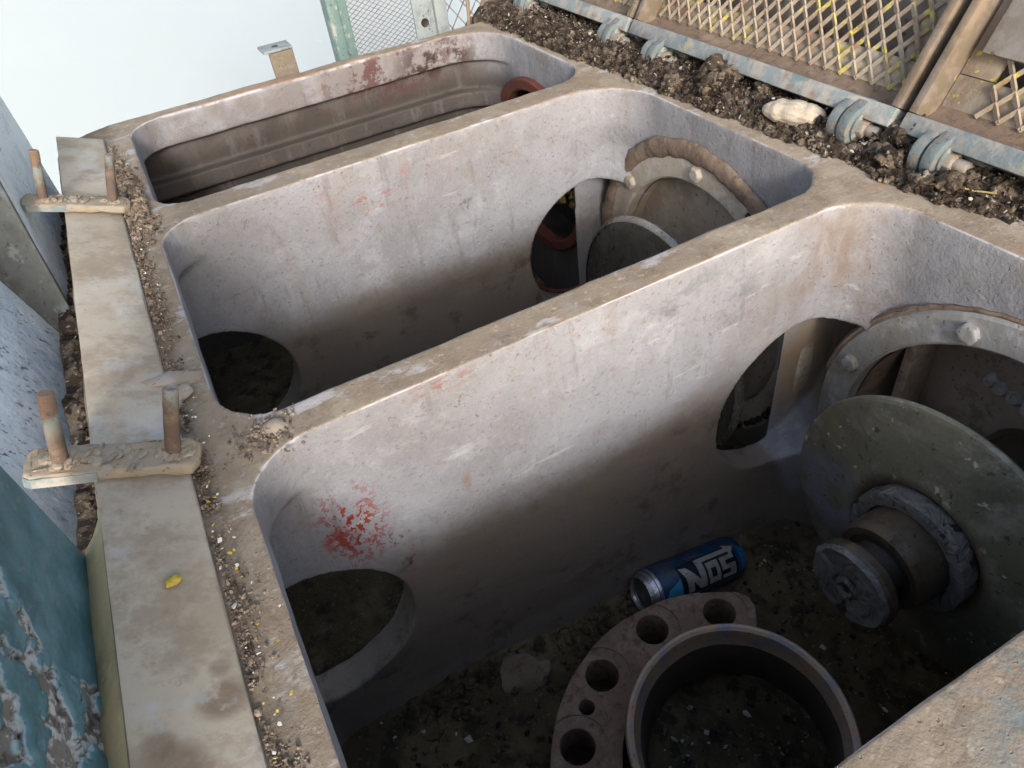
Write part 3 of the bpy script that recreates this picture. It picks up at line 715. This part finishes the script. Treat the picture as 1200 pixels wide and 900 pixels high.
th = R(19.5)
pu = np.array((math.cos(th), 0, -math.sin(th))); pw = np.array((math.sin(th), 0, math.cos(th)))   # along the plate, off the plate
def clamp(loc, yaw, label, studlab):
    t = thing('clamp_plate', loc, label, 'clamp', 'clamp plates across the bar')
    L = np.array(loc)
    outline = [(-.054,-.013), (-.050,-.0165), (.0,-.014), (.046,-.0155), (.052,-.008), (.052,.010), (.045,.0165), (.0,.0150), (-.049,.0165), (-.054,.011)]
    c, s = math.cos(yaw), math.sin(yaw)
    yv = np.array((0,1,0)); u2 = pu*c+yv*s; v2 = yv*c-pu*s
    MB().prism(outline, L, u2, v2, pw, 0, .009).build('plate', M['dust'], t, .0022, rough=.0013)
    # bluish painted outer edge, caked dust on top
    mb = MB()
    for i in range(30):
        q = random.gauss(0, .018); w_ = random.gauss(0, .006)
        lump(mb, L+u2*np.clip(q-.004,-.045,.045)+v2*np.clip(w_,-.013,.013)+pw*.009, random.uniform(.001, .0045), 3, .35, (1.2,1,.22))
    mb.build('caked_dust', M['dust'], t, smooth=60, weld=False)
    MB().prism([(-.0538,-.0145), (-.0495,-.0172), (-.012,-.0152), (-.012,-.0140), (-.0495,-.0155)], L, u2, v2, pw, .0005, .0078).build('blue_edge', M['blue'], t)
    for q, lean in ((-.034, -.03), (.034, .02)):
        b = L+u2*q+pw*.006; d = pw + u2*lean; d /= np.linalg.norm(d)
        prof = [(0,.0575), (.0040,.0575), (.0050,.0565)]
        for k in range(22): prof.append((.0052 if k % 2 else .0045, .0558-k*.0008))
        prof += [(.0052,.037), (.0053,.0)]
        o = MB().lathe(prof, b, d, 20, wob=wobble(.0003, 120)); o.build('stud', M['rust'], t, smooth=28)
        mb = MB()
        for i in range(22):
            a = random.uniform(0, 6.28); rr = random.uniform(.004, .011)
            lump(mb, b + u2*rr*math.cos(a)+v2*rr*math.sin(a)*.8+pw*.003, random.uniform(.002, .0045), 3, .35, (1.2,1.1,.4))
        mb.build('dust_mound', M['dust'], t, smooth=60, weld=False)
clamp((-.1155, .442, .0220), R(-8), 'nearer of two dusty clamp plates with two studs crossing the tan bar', '')
clamp((-.1155, .912, .0220), R(-5), 'farther of two dusty clamp plates with two rusty studs crossing the tan bar', '')
mb = MB(); lump(mb, (-.073,.545,.003), .017, 3, .3, (.55,1.5,.35)); lump(mb, (-.072,.52,.003), .012, 3, .3, (.7,1.2,.4))
tag(mb.build('mortar_lump', M['dust'], weld=False), 'pale dried lump stuck to the right edge of the tan bar', 'lump')
mb = MB(); lump(mb, (-.0985,.329,.0150), .0044, 3, .35, (.8,1.15,.55))
tag(mb.build('paint_chip', M['chip'], weld=False), 'bright yellow chip lying alone on the tan bar', 'paint chip')

# ------------------------------------------------------------------ blue guard panels left of the bar
t = thing('splash_guard', (-.16, .45, -.1), 'tall chipped blue sheet metal guard standing left of the tan bar', 'guard')
def panel(corners, nu, nv, name, m, amp, fq, peel=False, thick=.004):
    """bilinear panel through four corners (bottom near, bottom far, top far, top near) with a real thickness"""
    c = [np.array(p, float) for p in corners]
    nrm = np.cross(c[1]-c[0], c[3]-c[0]); nrm /= np.linalg.norm(nrm)
    if nrm[0] < 0: nrm = -nrm
    vs = []; fs = []; pk = []
    for j in range(nv+1):
        for i in range(nu+1):
            s, w = i/nu, j/nv
            p = (c[0]*(1-s)+c[1]*s)*(1-w)+(c[3]*(1-s)+c[2]*s)*w
            h = amp*fbm(p, fq, 4)
            k = 0.
            if peel:
                e = .284 + .20*p[2] - p[1] + .030*fbm(p, 14, 4, 5.)
                reg = max(0, min(1, e/.006))
                n1 = fbm(p, 48, 6, 8.) + .25*fbm(p, 150, 3, 2.) - .05
                k = reg*max(0, min(1, -n1*9+.5))            # 1 where the paint is gone
                grit = noise.turbulence(Vector(p*95), 4, False)
                h += .0010*reg + .0016*reg*(1-k)*(1+.5*fbm(p, 60, 3, 1.)) + k*.0022*(grit-.7)
                fade = max(0, min(1, (.388-p[1])/.02)); h *= fade
            pk.append(k)
            vs.append(p+nrm*h)
    W = nu+1
    for j in range(nv):
        for i in range(nu):
            a = j*W+i; fs.append((a, a+1, a+W+1, a+W))
    o = MB().add(vs, fs).build(name, m, t, smooth=0, weld=False)
    o.data.attributes.new('peel', 'FLOAT', 'POINT').data.foreach_set('value', pk)
    md = o.modifiers.new('thick', 'SOLIDIFY'); md.thickness = thick; md.offset = -1 if False else 0
    o.data.shade_smooth()
    return o
panel([(-.164,.775,-.12), (-.164,1.181,-.12), (-.172,1.181,.50), (-.172,1.25,.50)][0:2] + [(-.176,1.172,.5), (-.176,1.05,.5)], 60, 90, 'panel', M['guard'], .0015, 10)
panel([(-.163,.39,-.12), (-.165,.80,-.12), (-.42,1.08,.5), (-.42,.33,.5)], 90, 110, 'panel', M['guard'], .003, 9)
panel([(-.1595,.772,-.12), (-.166,.798,-.12), (-.42,1.08,.5), (-.1715,1.047,.5)], 30, 60, 'return_strip', M['olive'], .001, 10)  # return face coloured darker than the two panels it joins
panel([(-.1505,.02,-.06), (-.1505,.392,-.06), (-.156,.378,.34), (-.156,.02,.34)], 340, 360, 'panel', M['teal'], .001, 10, True)
heap(-.175, -.128, -.3, 1.15, 14, 300, lambda x, y: -.045+.01*fbm((x,y,0), 20, 4), 'gap_dirt', M['clod'], 'dark dirt filling the gap between blue guard and tan bar', 'dirt')
mb = MB()
for i in range(900):
    y = random.uniform(.2, 1.15); x = random.uniform(-.164, -.132); r = random.uniform(.001, .004)
    lump(mb, (x, y, -.043+.01*fbm((x,y,0), 20, 4)+r*.4), r)
tag(mb.build('gap_crumbs', M['clod'], smooth=0, weld=False), 'dark crumbs lying in the narrow gap beside the blue guard', 'crumbs', kind='stuff')
mb = MB()
for i in range(60):
    y = random.uniform(.2, 1.0); x = random.uniform(-.152, -.136); flake(mb, (x, y, -.03+.01*fbm((x,y,0), 20, 4)), random.uniform(.0012, .003))
tag(mb.build('gap_flakes', M['flake'], smooth=0, weld=False), 'pale flakes among the dirt of the gap beside the guard', 'flakes', kind='stuff')

# ------------------------------------------------------------------ loose crumbs on the ledges
mb = MB()
for i in range(7000):
    y = -.1 + 1.25*random.random()
    w = .024*(.6+.4*fbm((0,y,0), 9, 3)); x = -.0755 + abs(random.gauss(0, .42))*w
    if x > -.050 and random.random() < .7: continue
    if fbm((x,y,0), 16, 3, 4.) < -.12: continue
    r = abs(random.gauss(0, .00055))+.0003; lump(mb, (x, y, .0006+r*.3), min(r, .0022))
for i in range(900):
    x = random.gauss(-.056, .010); y = random.gauss(.925, .045)
    if x > -.049 and y > .875: continue
    r = random.uniform(.0012, .0046); zz = .001+.010*math.exp(-((x+.058)/.014)**2-((y-.925)/.05)**2)*random.random()
    (flake(mb, (x, y, zz), r*1.2, 1.2) if i % 3 else lump(mb, (x, y, zz+r*.2), r, 1, .4))
for i in range(260):
    x = random.gauss(-.066, .005); y = random.gauss(1.03, .03); r = random.uniform(.001, .004); flake(mb, (x, y, .002+r*.5), r, 1.2)
for i in range(260):
    x = random.gauss(-.067, .005); y = random.gauss(.70, .07); r = random.uniform(.0008, .003); flake(mb, (x, y, .002+r*.4), r, 1.2)
for i in range(150):
    x = random.gauss(-.022, .012); y = random.gauss(.437, .012); r = random.uniform(.0006, .0019); lump(mb, (x, y, .001+r*.3), r)
tag(mb.build('ledge_crumbs', M['husk'], smooth=0, weld=False), 'dark crumbs and husks strewn along the left ledge beside the bar', 'crumbs', kind='stuff')
mb = MB(); mb2 = MB()
for i in range(130):
    y = .12+1.0*random.random()**1.4; x = -.074+abs(random.gauss(0, .010))
    (flake(mb, (x, y, .004), random.uniform(.0005, .0016)) if i % 2 else flake(mb2, (x, y, .003), random.uniform(.0005, .0016)))
for (x, y, r) in ((-.069,.352,.0022), (-.071,.298,.0024), (-.073,.33,.0015), (-.068,.404,.0022), (-.062,.45,.0014)): flake(mb, (x, y, .006), r, .3)
for (x, y, r) in ((-.0655,.338,.002), (-.062,.279,.002), (-.054,.262,.0016), (-.0555,.228,.0022), (-.070,.39,.002)): flake(mb2, (x, y, .006), r, .3)
tag(mb.build('white_flakes', m_plain('white_flakes', (.68,.66,.62), .7, .1, 90), smooth=0, weld=False), 'small white flakes in the dust along the left ledge', 'flakes', kind='stuff')
tag(mb2.build('yellow_flakes', M['chip'], smooth=0, weld=False), 'small yellow flakes in the dust along the left ledge', 'flakes', kind='stuff')

# debris heap along the right ledge
edge = [(1.30,.565), (1.116,.574), (.95,.578), (.87,.586), (.797,.590), (.70,.592), (.626,.594), (.52,.604), (.485,.606), (.40,.603), (.366,.608), (.302,.626), (.1,.64), (-.3,.64)]
def edge_x(y):
    for (a, xa), (b, xb) in zip(edge, edge[1:]):
        if b <= y <= a: return xa+(xb-xa)*(a-y)/(a-b)
    return .64
def heap_h(x, y):
    d = x - edge_x(y) + .006*fbm((x,y,0), 40, 3)
    k = max(0, min(1, d/.03)); return .0005 + .015*k*(1+.5*fbm((x,y,0), 18, 3)) - .10*max(0, x-.655) if d > -.004 else -.012
heap(.52, .76, -.28, 1.29, 70, 380, lambda x, y: heap_h(x, y) + .003*fbm((x,y,0), 70, 3), 'debris_heap', M['clod'], 'ridge of dark dirt heaped along the right ledge below the mesh grates', 'debris', -.003)
mb = MB()
for i in range(5200):
    y = random.uniform(.22, 1.25); x = edge_x(y) + random.random()**1.25*.13 - .006
    r = .0012 + .0038*random.random()**2.2
    if random.random() < .05: r *= 1.8
    lump(mb, (x, y, heap_h(x, y)+r*.35), r, 1, .4)
for i in range(2600):
    y = random.uniform(.22, 1.25); x = edge_x(y) + random.random()**1.25*.12 - .008
    flake(mb, (x, y, heap_h(x, y)+.002+random.random()*.006), .0012+.0034*random.random()**2, 1.3)
tag(mb.build('debris_crumbs', M['clod'], smooth=0, weld=False), 'countless dark crumbs lying over the dirt ridge on the right ledge', 'debris', kind='stuff')
mb = MB()
for i in range(150):
    y = random.uniform(.22, 1.2); x = edge_x(y)+random.uniform(-.004, .08); flake(mb, (x, y, heap_h(x, y)+.006), random.uniform(.001, .0035), .9)
tag(mb.build('debris_flakes', M['flake'], smooth=0, weld=False), 'pale flakes among the dirt ridge on the right ledge', 'flakes', kind='stuff')
clods = [(.640,.715,.021,'large grey brown clod below the beam between the second and third hinges'), (.628,.690,.015,'round furrowed clod in front of the largest clod'), (.612,.700,.014,'blocky brown clod at the lower edge of the dirt ridge'),
  (.598,.755,.012,'dark clod at the ridge edge just below the second hinge'), (.648,.645,.011,'small pale grey clod close under the blue beam'), (.650,.452,.018,'round dark clod between the two nearest hinges'),
  (.617,.372,.011,'brown clod near the lower end of the ridge by the nearest hinge'), (.620,.440,.012,'brown clod below the round dark clod'), (.612,.395,.010,'pale brown clod at the ridge edge beside a white scrap'), (.640,.640,.010,'dusty grey clod touching the small pale one')]
for (x, y, r, lb) in clods:
    mb = MB(); lump(mb, (x, y, heap_h(x, y)+r*.55), r, 4, .55, (1.1,1,.85))
    tag(mb.build('dirt_clod', M['clod'], weld=False), lb, 'clod', 'big clods on the dirt ridge')
mb = MB()
pts = []; rs = []
a = np.array((.607,.614,.018)); b = np.array((.640,.534,.020))
mbx = MB(); vs, f = ico(5)
dirv = (b-a)/np.linalg.norm(b-a); sd = np.cross(dirv, (0,0,1)); sd /= np.linalg.norm(sd)
pv = []
for v in vs:
    s = v[0]; rad = .0125*(1+.05*math.sin(s*14+1)*(1-abs(s)**4)) * (1+.10*fbm(v*1.3, 2.2, 4))
    sgn = math.copysign(abs(s)**.8, s)
    pv.append((a+b)/2 + dirv*sgn*.036 + sd*v[1]*rad*1.15 + np.array((0,0,1))*v[2]*rad)
tag(mbx.add(pv, f).build('mud_nest', M['nest'], weld=False), 'pale clay mud nest like a short sausage on the dirt ridge', 'mud nest')
mb = MB(); mb.prism([(-.013,0), (-.006,.004), (.004,.005), (.013,.001), (.005,-.004), (-.006,-.004)], (.652,.352,.033), (.5,-.85,.1), (.8,.5,.15), (-.1,-.1,1), 0, .0008)
tag(mb.build('dry_leaf', M['chip']), 'small yellow leaf on the dirt near the nearest hinge', 'leaf')
mb = MB(); mb.tube([(.607,.39,.010), (.617,.37,.013), (.624,.352,.012), (.63,.335,.014)], .0008, 6)
tag(mb.build('straw', M['straw']), 'thin yellow straw lying along the lower edge of the dirt ridge', 'straw')
mb = MB()
for i in range(7): flake(mb, (.668+random.uniform(-.012,.012), .318+random.uniform(-.02,.02), .030+random.uniform(0,.006)), random.uniform(.004,.009), .8)
tag(mb.build('white_scraps', m_plain('white_scrap', (.66,.66,.65), .7, .1, 90), smooth=0, weld=False), 'torn white scraps on the dirt at the right end of the ridge', 'scraps', kind='stuff')

# ------------------------------------------------------------------ mesh lids, opened and leaning back
AL = R(60)
lv = np.array((math.cos(AL), 0, math.sin(AL))); ln = np.array((-math.sin(AL), 0, math.cos(AL))); lu = np.array((0,1,0))
HX, HZ = .640, .040
def hinged_grate(y0, y1, label, H=.42, umax=9):
    t = thing('hinged_grate', (HX, (y0+y1)/2, HZ), label, 'grate', 'hinged mesh grates')
    O = np.array((HX, 0, HZ)); ax = (lu, lv, ln)
    B = lambda lo, hi: MB().frame_box(O, ax, lo, hi)
    B((y0,-.008,-.034), (y1,.011,.0)).build('bottom_rail', M['blue'], t, .0015)
    B((y0,H,-.034), (y1,H+.012,.0)).build('top_rail', M['blue'], t, .0015)
    for a, b in ((y0, y0+.009), (y1-.009, y1)):
        B((a,.0115,-.034), (b,H-.0005,-.0007)).build('side_rail', M['rail'], t, .0015)
    B((y0+.0095,.0115,-.036), (y1-.0095,.058,-.031)).build('border_strip', M['lid'], t, .001)
    B((y0+.0095,H-.045,-.036), (y1-.0095,H-.0005,-.031)).build('border_strip', M['lid'], t, .001)
    for a, b in ((y0+.0095, y0+.045), (y1-.045, y1-.0095)):
        B((a,.0585,-.0355), (b,H-.0455,-.031)).build('border_strip', M['lid'], t, .001)
    # brown wedge for the shadow band in the bottom angle, with some dirt
    MB().prism([(.0113,-.0305), (.0113,-.012), (.0145,-.022), (.022,-.0300), (.028,-.0309)], O, lv, ln, lu, y0+.0095, y1-.0095).build('shadow_dirt_band', M['crust'], t, smooth=60)
    # expanded metal
    p, dv = .0215, .0128; mb = MB()
    nu = int((y1-y0-.03)/(p/2)); nv = int((H-.05)/dv)
    ys = (y0+y1)/2 - nu*p/4
    def node(i, j): return O+lu*(ys+i*p/2)+lv*(.028+j*dv)+ln*(-.028)
    for i in range(nu):
        for j in range(nv):
            if ys+(i+1)*p/2 > umax: continue
            for (a, b) in ((0, 1),) if (i+j) % 2 == 0 else ((1, 0),):
                A, C = node(i, j+a), node(i+1, j+b)
                A = A+ln*(.0012 if a else -.0008); C = C+ln*(.0012 if b else -.0008)
                d = C-A; l = np.linalg.norm(d); d /= l; s = np.cross(d, ln); s /= np.linalg.norm(s)
                tw = s*math.cos(.5)+ln*math.sin(.5); tn = np.cross(tw, d)
                mb.frame_box(A, (d, tw, tn), (-.0012,-.0022,-.0012), (l+.0012,.0022,.0012))
    mb.build('expanded_mesh', M['lid'], t, smooth=0, weld=False)
    return t
hinged_grate(.000, .4525, 'opened mesh grate nearest the camera, partly covered by a flat grey plate', umax=.408)
hinged_grate(.4640, .9080, 'opened mesh grate in the middle, behind the pale mud nest')
hinged_grate(.9180, 1.330, 'opened mesh grate farthest from the camera, above the far compartment')
t = thing('cover_plate', (.72, .30, .14), 'flat grey plate fixed across the bars of the nearest mesh grate', 'plate')
MB().frame_box((HX,0,HZ), (lu,lv,ln), (.12,.078,-.024), (.428,.33,-.019)).build('plate_body', M['housing'], t, .001)

# hinges
M['hinge'] = m_metal('teal_hinge_paint', (.125,.16,.17), (.21,.225,.225), (.24,.17,.12), .65, sc=2)
M['bolt'] = m_metal('dusty_bolt', (.26,.235,.20), (.17,.185,.19), (.20,.13,.09), .7, sc=2)
def hinge(loc, label, seed, flip):
    random.seed(seed)
    t = thing('lid_hinge', loc, label, 'hinge', 'bolted lid hinges')
    L = np.array(loc)
    def knuckle(y0, y1, r, lean, m, name, tab):
        pts = []
        for k in range(25):
            a = R(95 + 250*k/24); pts.append((r*math.cos(a), r*math.sin(a)))
        pts += [(r*.95+lean, r*.1), (r*.9+lean+tab*.5, r*.75+tab), (r*.25+lean+tab*.3, r*1.05+tab)]
        MB().prism(pts, L, (1,0,0), (0,0,1), (0,1,0), y0, y1).build(name, m, t, .0012)
    knuckle(.0085, .0205, .0205, 0, M['hinge'], 'lug', .004)
    knuckle(-.007, .0055, .0220, .0, M['hinge'], 'lug', .005)
    s = -1 if not flip else 1
    MB().lathe([(0,.030), (.0055,.030), (.0065,.0285), (.0065,.014), (.0065,-.024)], L, (0,-1,0), 16).build('bolt_shank', M['bolt'], t)
    hexhead(L+np.array((0,-.007,0)), (0,-1,0), .0108, .010).build('nut', M['bolt'], t, .001)
    MB().lathe([(.015,-.001), (.0155,.0005), (.0155,.0022), (.0,.0022)], L+np.array((0,-.007,0)), (0,-1,0), 24).build('washer', M['bluedark'], t)
    hexhead(L+np.array((0,.0205,0)), (0,1,0), .0105, .008).build('bolt_head', M['bolt'], t, .001)
    MB().frame_box(L+np.array((.030,-.018,.012)), ((1,0,0),(0,1,0),(0,0,1)), (-.016,-.017,-.014), (.012,.012,.006)).build('stop_block', M['hinge'], t, .002)
for loc, lb, f in (((.636,1.200,.017), 'farthest hinge, at the far end of the dirt ridge', 0), ((.638,.943,.018), 'second hinge from the far end, grey blue with a hexagon bolt', 0),
      ((.638,.834,.016), 'third hinge from the far end with a rusty nut', 1), ((.640,.504,.021), 'bolted blue hinge right beside the pale mud nest', 0), ((.640,.402,.020), 'nearest hinge, blue and rust stained, at the right end', 1)):
    hinge(loc, lb, int(loc[1]*1000), f)
random.seed(11)

# pump housing behind the lids
t = thing('pump_housing', (1.05, .6, -.2), 'dusty grey brown round housing standing behind the mesh grates', 'housing')
MB().lathe([(0,-1.1), (.20,-1.1), (.21,-1.08), (.21,-.40), (.225,-.395), (.225,-.34), (.21,-.335), (.21,.13), (.225,.135), (.225,.19), (.21,.195), (.21,.8), (0,.8)], (1.00, .70, .03), (0,1,0), 64, wob=wobble(.003, 6)).build('drum', M['housing'], t)
MB().box((.74,-.4,-.55), (1.5,1.32,-.06)).build('bed', M['housing'], t, .006)

# ------------------------------------------------------------------ far side: bracket, mesh guard, wall, ground
t = thing('bracket', (.215, 1.262, 0), 'small bent tan bracket on the far rim in front of the pale wall', 'bracket')
MB().box((.196,1.258,-.02), (.235,1.263,.034)).build('upright_leg', M['bracket'], t, .001)
tp = MB(); tp.box((.188,1.259,.0345), (.236,1.300,.0385)); tp.build('top_flange', M['greyblue'], t, .001)
MB().lathe([(0,.0003), (.0055,.0003), (.0055,-.002)], (.212,1.278,.0387), (0,0,1), 16).build('bolt_hole', M['black'], t)

t = thing('mesh_guard', (.45, 1.45, -.6), 'green framed wire mesh guard standing beyond the far rim', 'guard')
Y = 1.45
MB().box((.350,Y-.01,-1.4), (.3705,Y+.03,.7)).build('post', M['green'], t, .002)
MB().box((.3710,Y+.012,-1.4), (.3935,Y+.018,.7)).build('post_flange', M['green'], t, .001)
MB().box((.5135,Y-.004,-1.4), (.556,Y+.002,.7)).build('upright', M['greyblue'], t, .0015)
MB().box((.5565,Y-.012,-1.4), (.582,Y+.03,.7)).build('upright', M['greyblue'], t, .002)
MB().lathe([(0,0), (.006,0), (.008,.001), (.008,-.002)], (.534,Y-.005,-.032), (0,-1,0), 20).build('bolt_hole', M['black'], t)
def strands(x0, x1, z0, z1, p, q, w, y, m, name):
    mb = MB(); nx = int(round((x1-x0)/(p/2))); nz = int((z1-z0)/q)
    for i in range(nx):
        for j in range(nz):
            a, b = (0, 1) if (i+j) % 2 == 0 else (1, 0)
            A = np.array((x0+i*p/2, y, z0+(j+a)*q)); C = np.array((x0+(i+1)*p/2, y, z0+(j+b)*q))
            d = C-A; l = np.linalg.norm(d); d /= l; s = np.cross(d, (0,1,0))
            mb.frame_box(A, (d, s, np.array((0,1,0))), (-w*.4,-w/2,-w/2), (l+w*.4,w/2,w/2))
    tag(mb.build(name, m, t, smooth=0, weld=False))
strands(.3935, .5135, -.16, .30, .0145, .0044, .0012, Y+.012, M['wire'], 'fine_mesh')
strands(.582, .675, -.20, .30, .030, .020, .0018, Y+.012, M['wire'], 'coarse_mesh')
# curved tan brace
pts = []
for k in range(15):
    a = R(20+80*k/14); pts.append((.60+.11*math.cos(a)*.8+.0, Y-.004, -.16+.17*math.sin(a)))
mb = MB()
mb.prism([(0,0), (.028,0), (.028,.36), (0,.36)], (.618,Y-.004,-.115), np.array((.85,0,-.4)), np.array((.48,0,.87)), (0,1,0), 0, .02)
mb.build('brace', M['ochre'], t, .002)
mb = MB(); mb.tube([(.582+.05*math.cos(R(a)), Y, -.02+.10*math.sin(R(a))) for a in range(-80, 84, 8)], .004, 8); mb.build('hoop', M['ochre'], t)

w = MB().box((-8,4.2,-1.4), (7,4.26,5)).build('white_wall', M['wall'], None, .004)
tag(w, 'plain pale blue white painted wall behind the casing', 'wall')
g = MB().add([(-40,-40,-1.4), (40,-40,-1.4), (40,40,-1.4), (-40,40,-1.4)], [(0,1,2,3)]).build('ground', M['ground'], None, smooth=0)
tag(g, kind='structure')

# ------------------------------------------------------------------ camera and light
cam = bpy.data.cameras.new('camera'); co_ = bpy.data.objects.new('camera', cam); col.objects.link(co_)
Mc = Matrix(((.8745634,-.47175152,-.11220228), (.39050555,.54800659,.73972576), (-.28747916,-.69075269,.6634881)))
co_.matrix_world = Matrix.Translation((0,0,.365)) @ Mc.transposed().to_4x4()
cam.sensor_width = 36; cam.lens = 36*847.76/1200; cam.clip_start = .01; cam.clip_end = 500
scene.camera = co_

SUN_EL, SUN_AZ = 24, 15        # elevation; azimuth from -Y towards -X
sd_ = Vector((-math.sin(R(SUN_AZ))*math.cos(R(SUN_EL)), -math.cos(R(SUN_AZ))*math.cos(R(SUN_EL)), math.sin(R(SUN_EL))))   # towards the sun
ld = bpy.data.lights.new('sun', 'SUN'); ld.energy = 1.5; ld.angle = R(10); ld.color = (1, .985, .965)
lo = bpy.data.objects.new('sun', ld); col.objects.link(lo)
lo.rotation_euler = sd_.to_track_quat('Z', 'Y').to_euler(); lo.location = (0,-3,3)
wd = bpy.data.worlds.new('World'); scene.world = wd; wd.use_nodes = True
nt = wd.node_tree; bg = nt.nodes['Background']; sk = nt.nodes.new('ShaderNodeTexSky')
sk.sky_type = 'NISHITA'; sk.sun_disc = False; sk.sun_elevation = R(SUN_EL); sk.sun_rotation = math.atan2(sd_.x, sd_.y); sk.dust_density = 3; sk.ozone_density = .3
nt.links.new(sk.outputs[0], bg.inputs[0]); bg.inputs[1].default_value = .15
scene.view_settings.view_transform = 'Standard'; scene.view_settings.look = 'None'
scene.view_settings.exposure = 1.0; scene.view_settings.gamma = 1
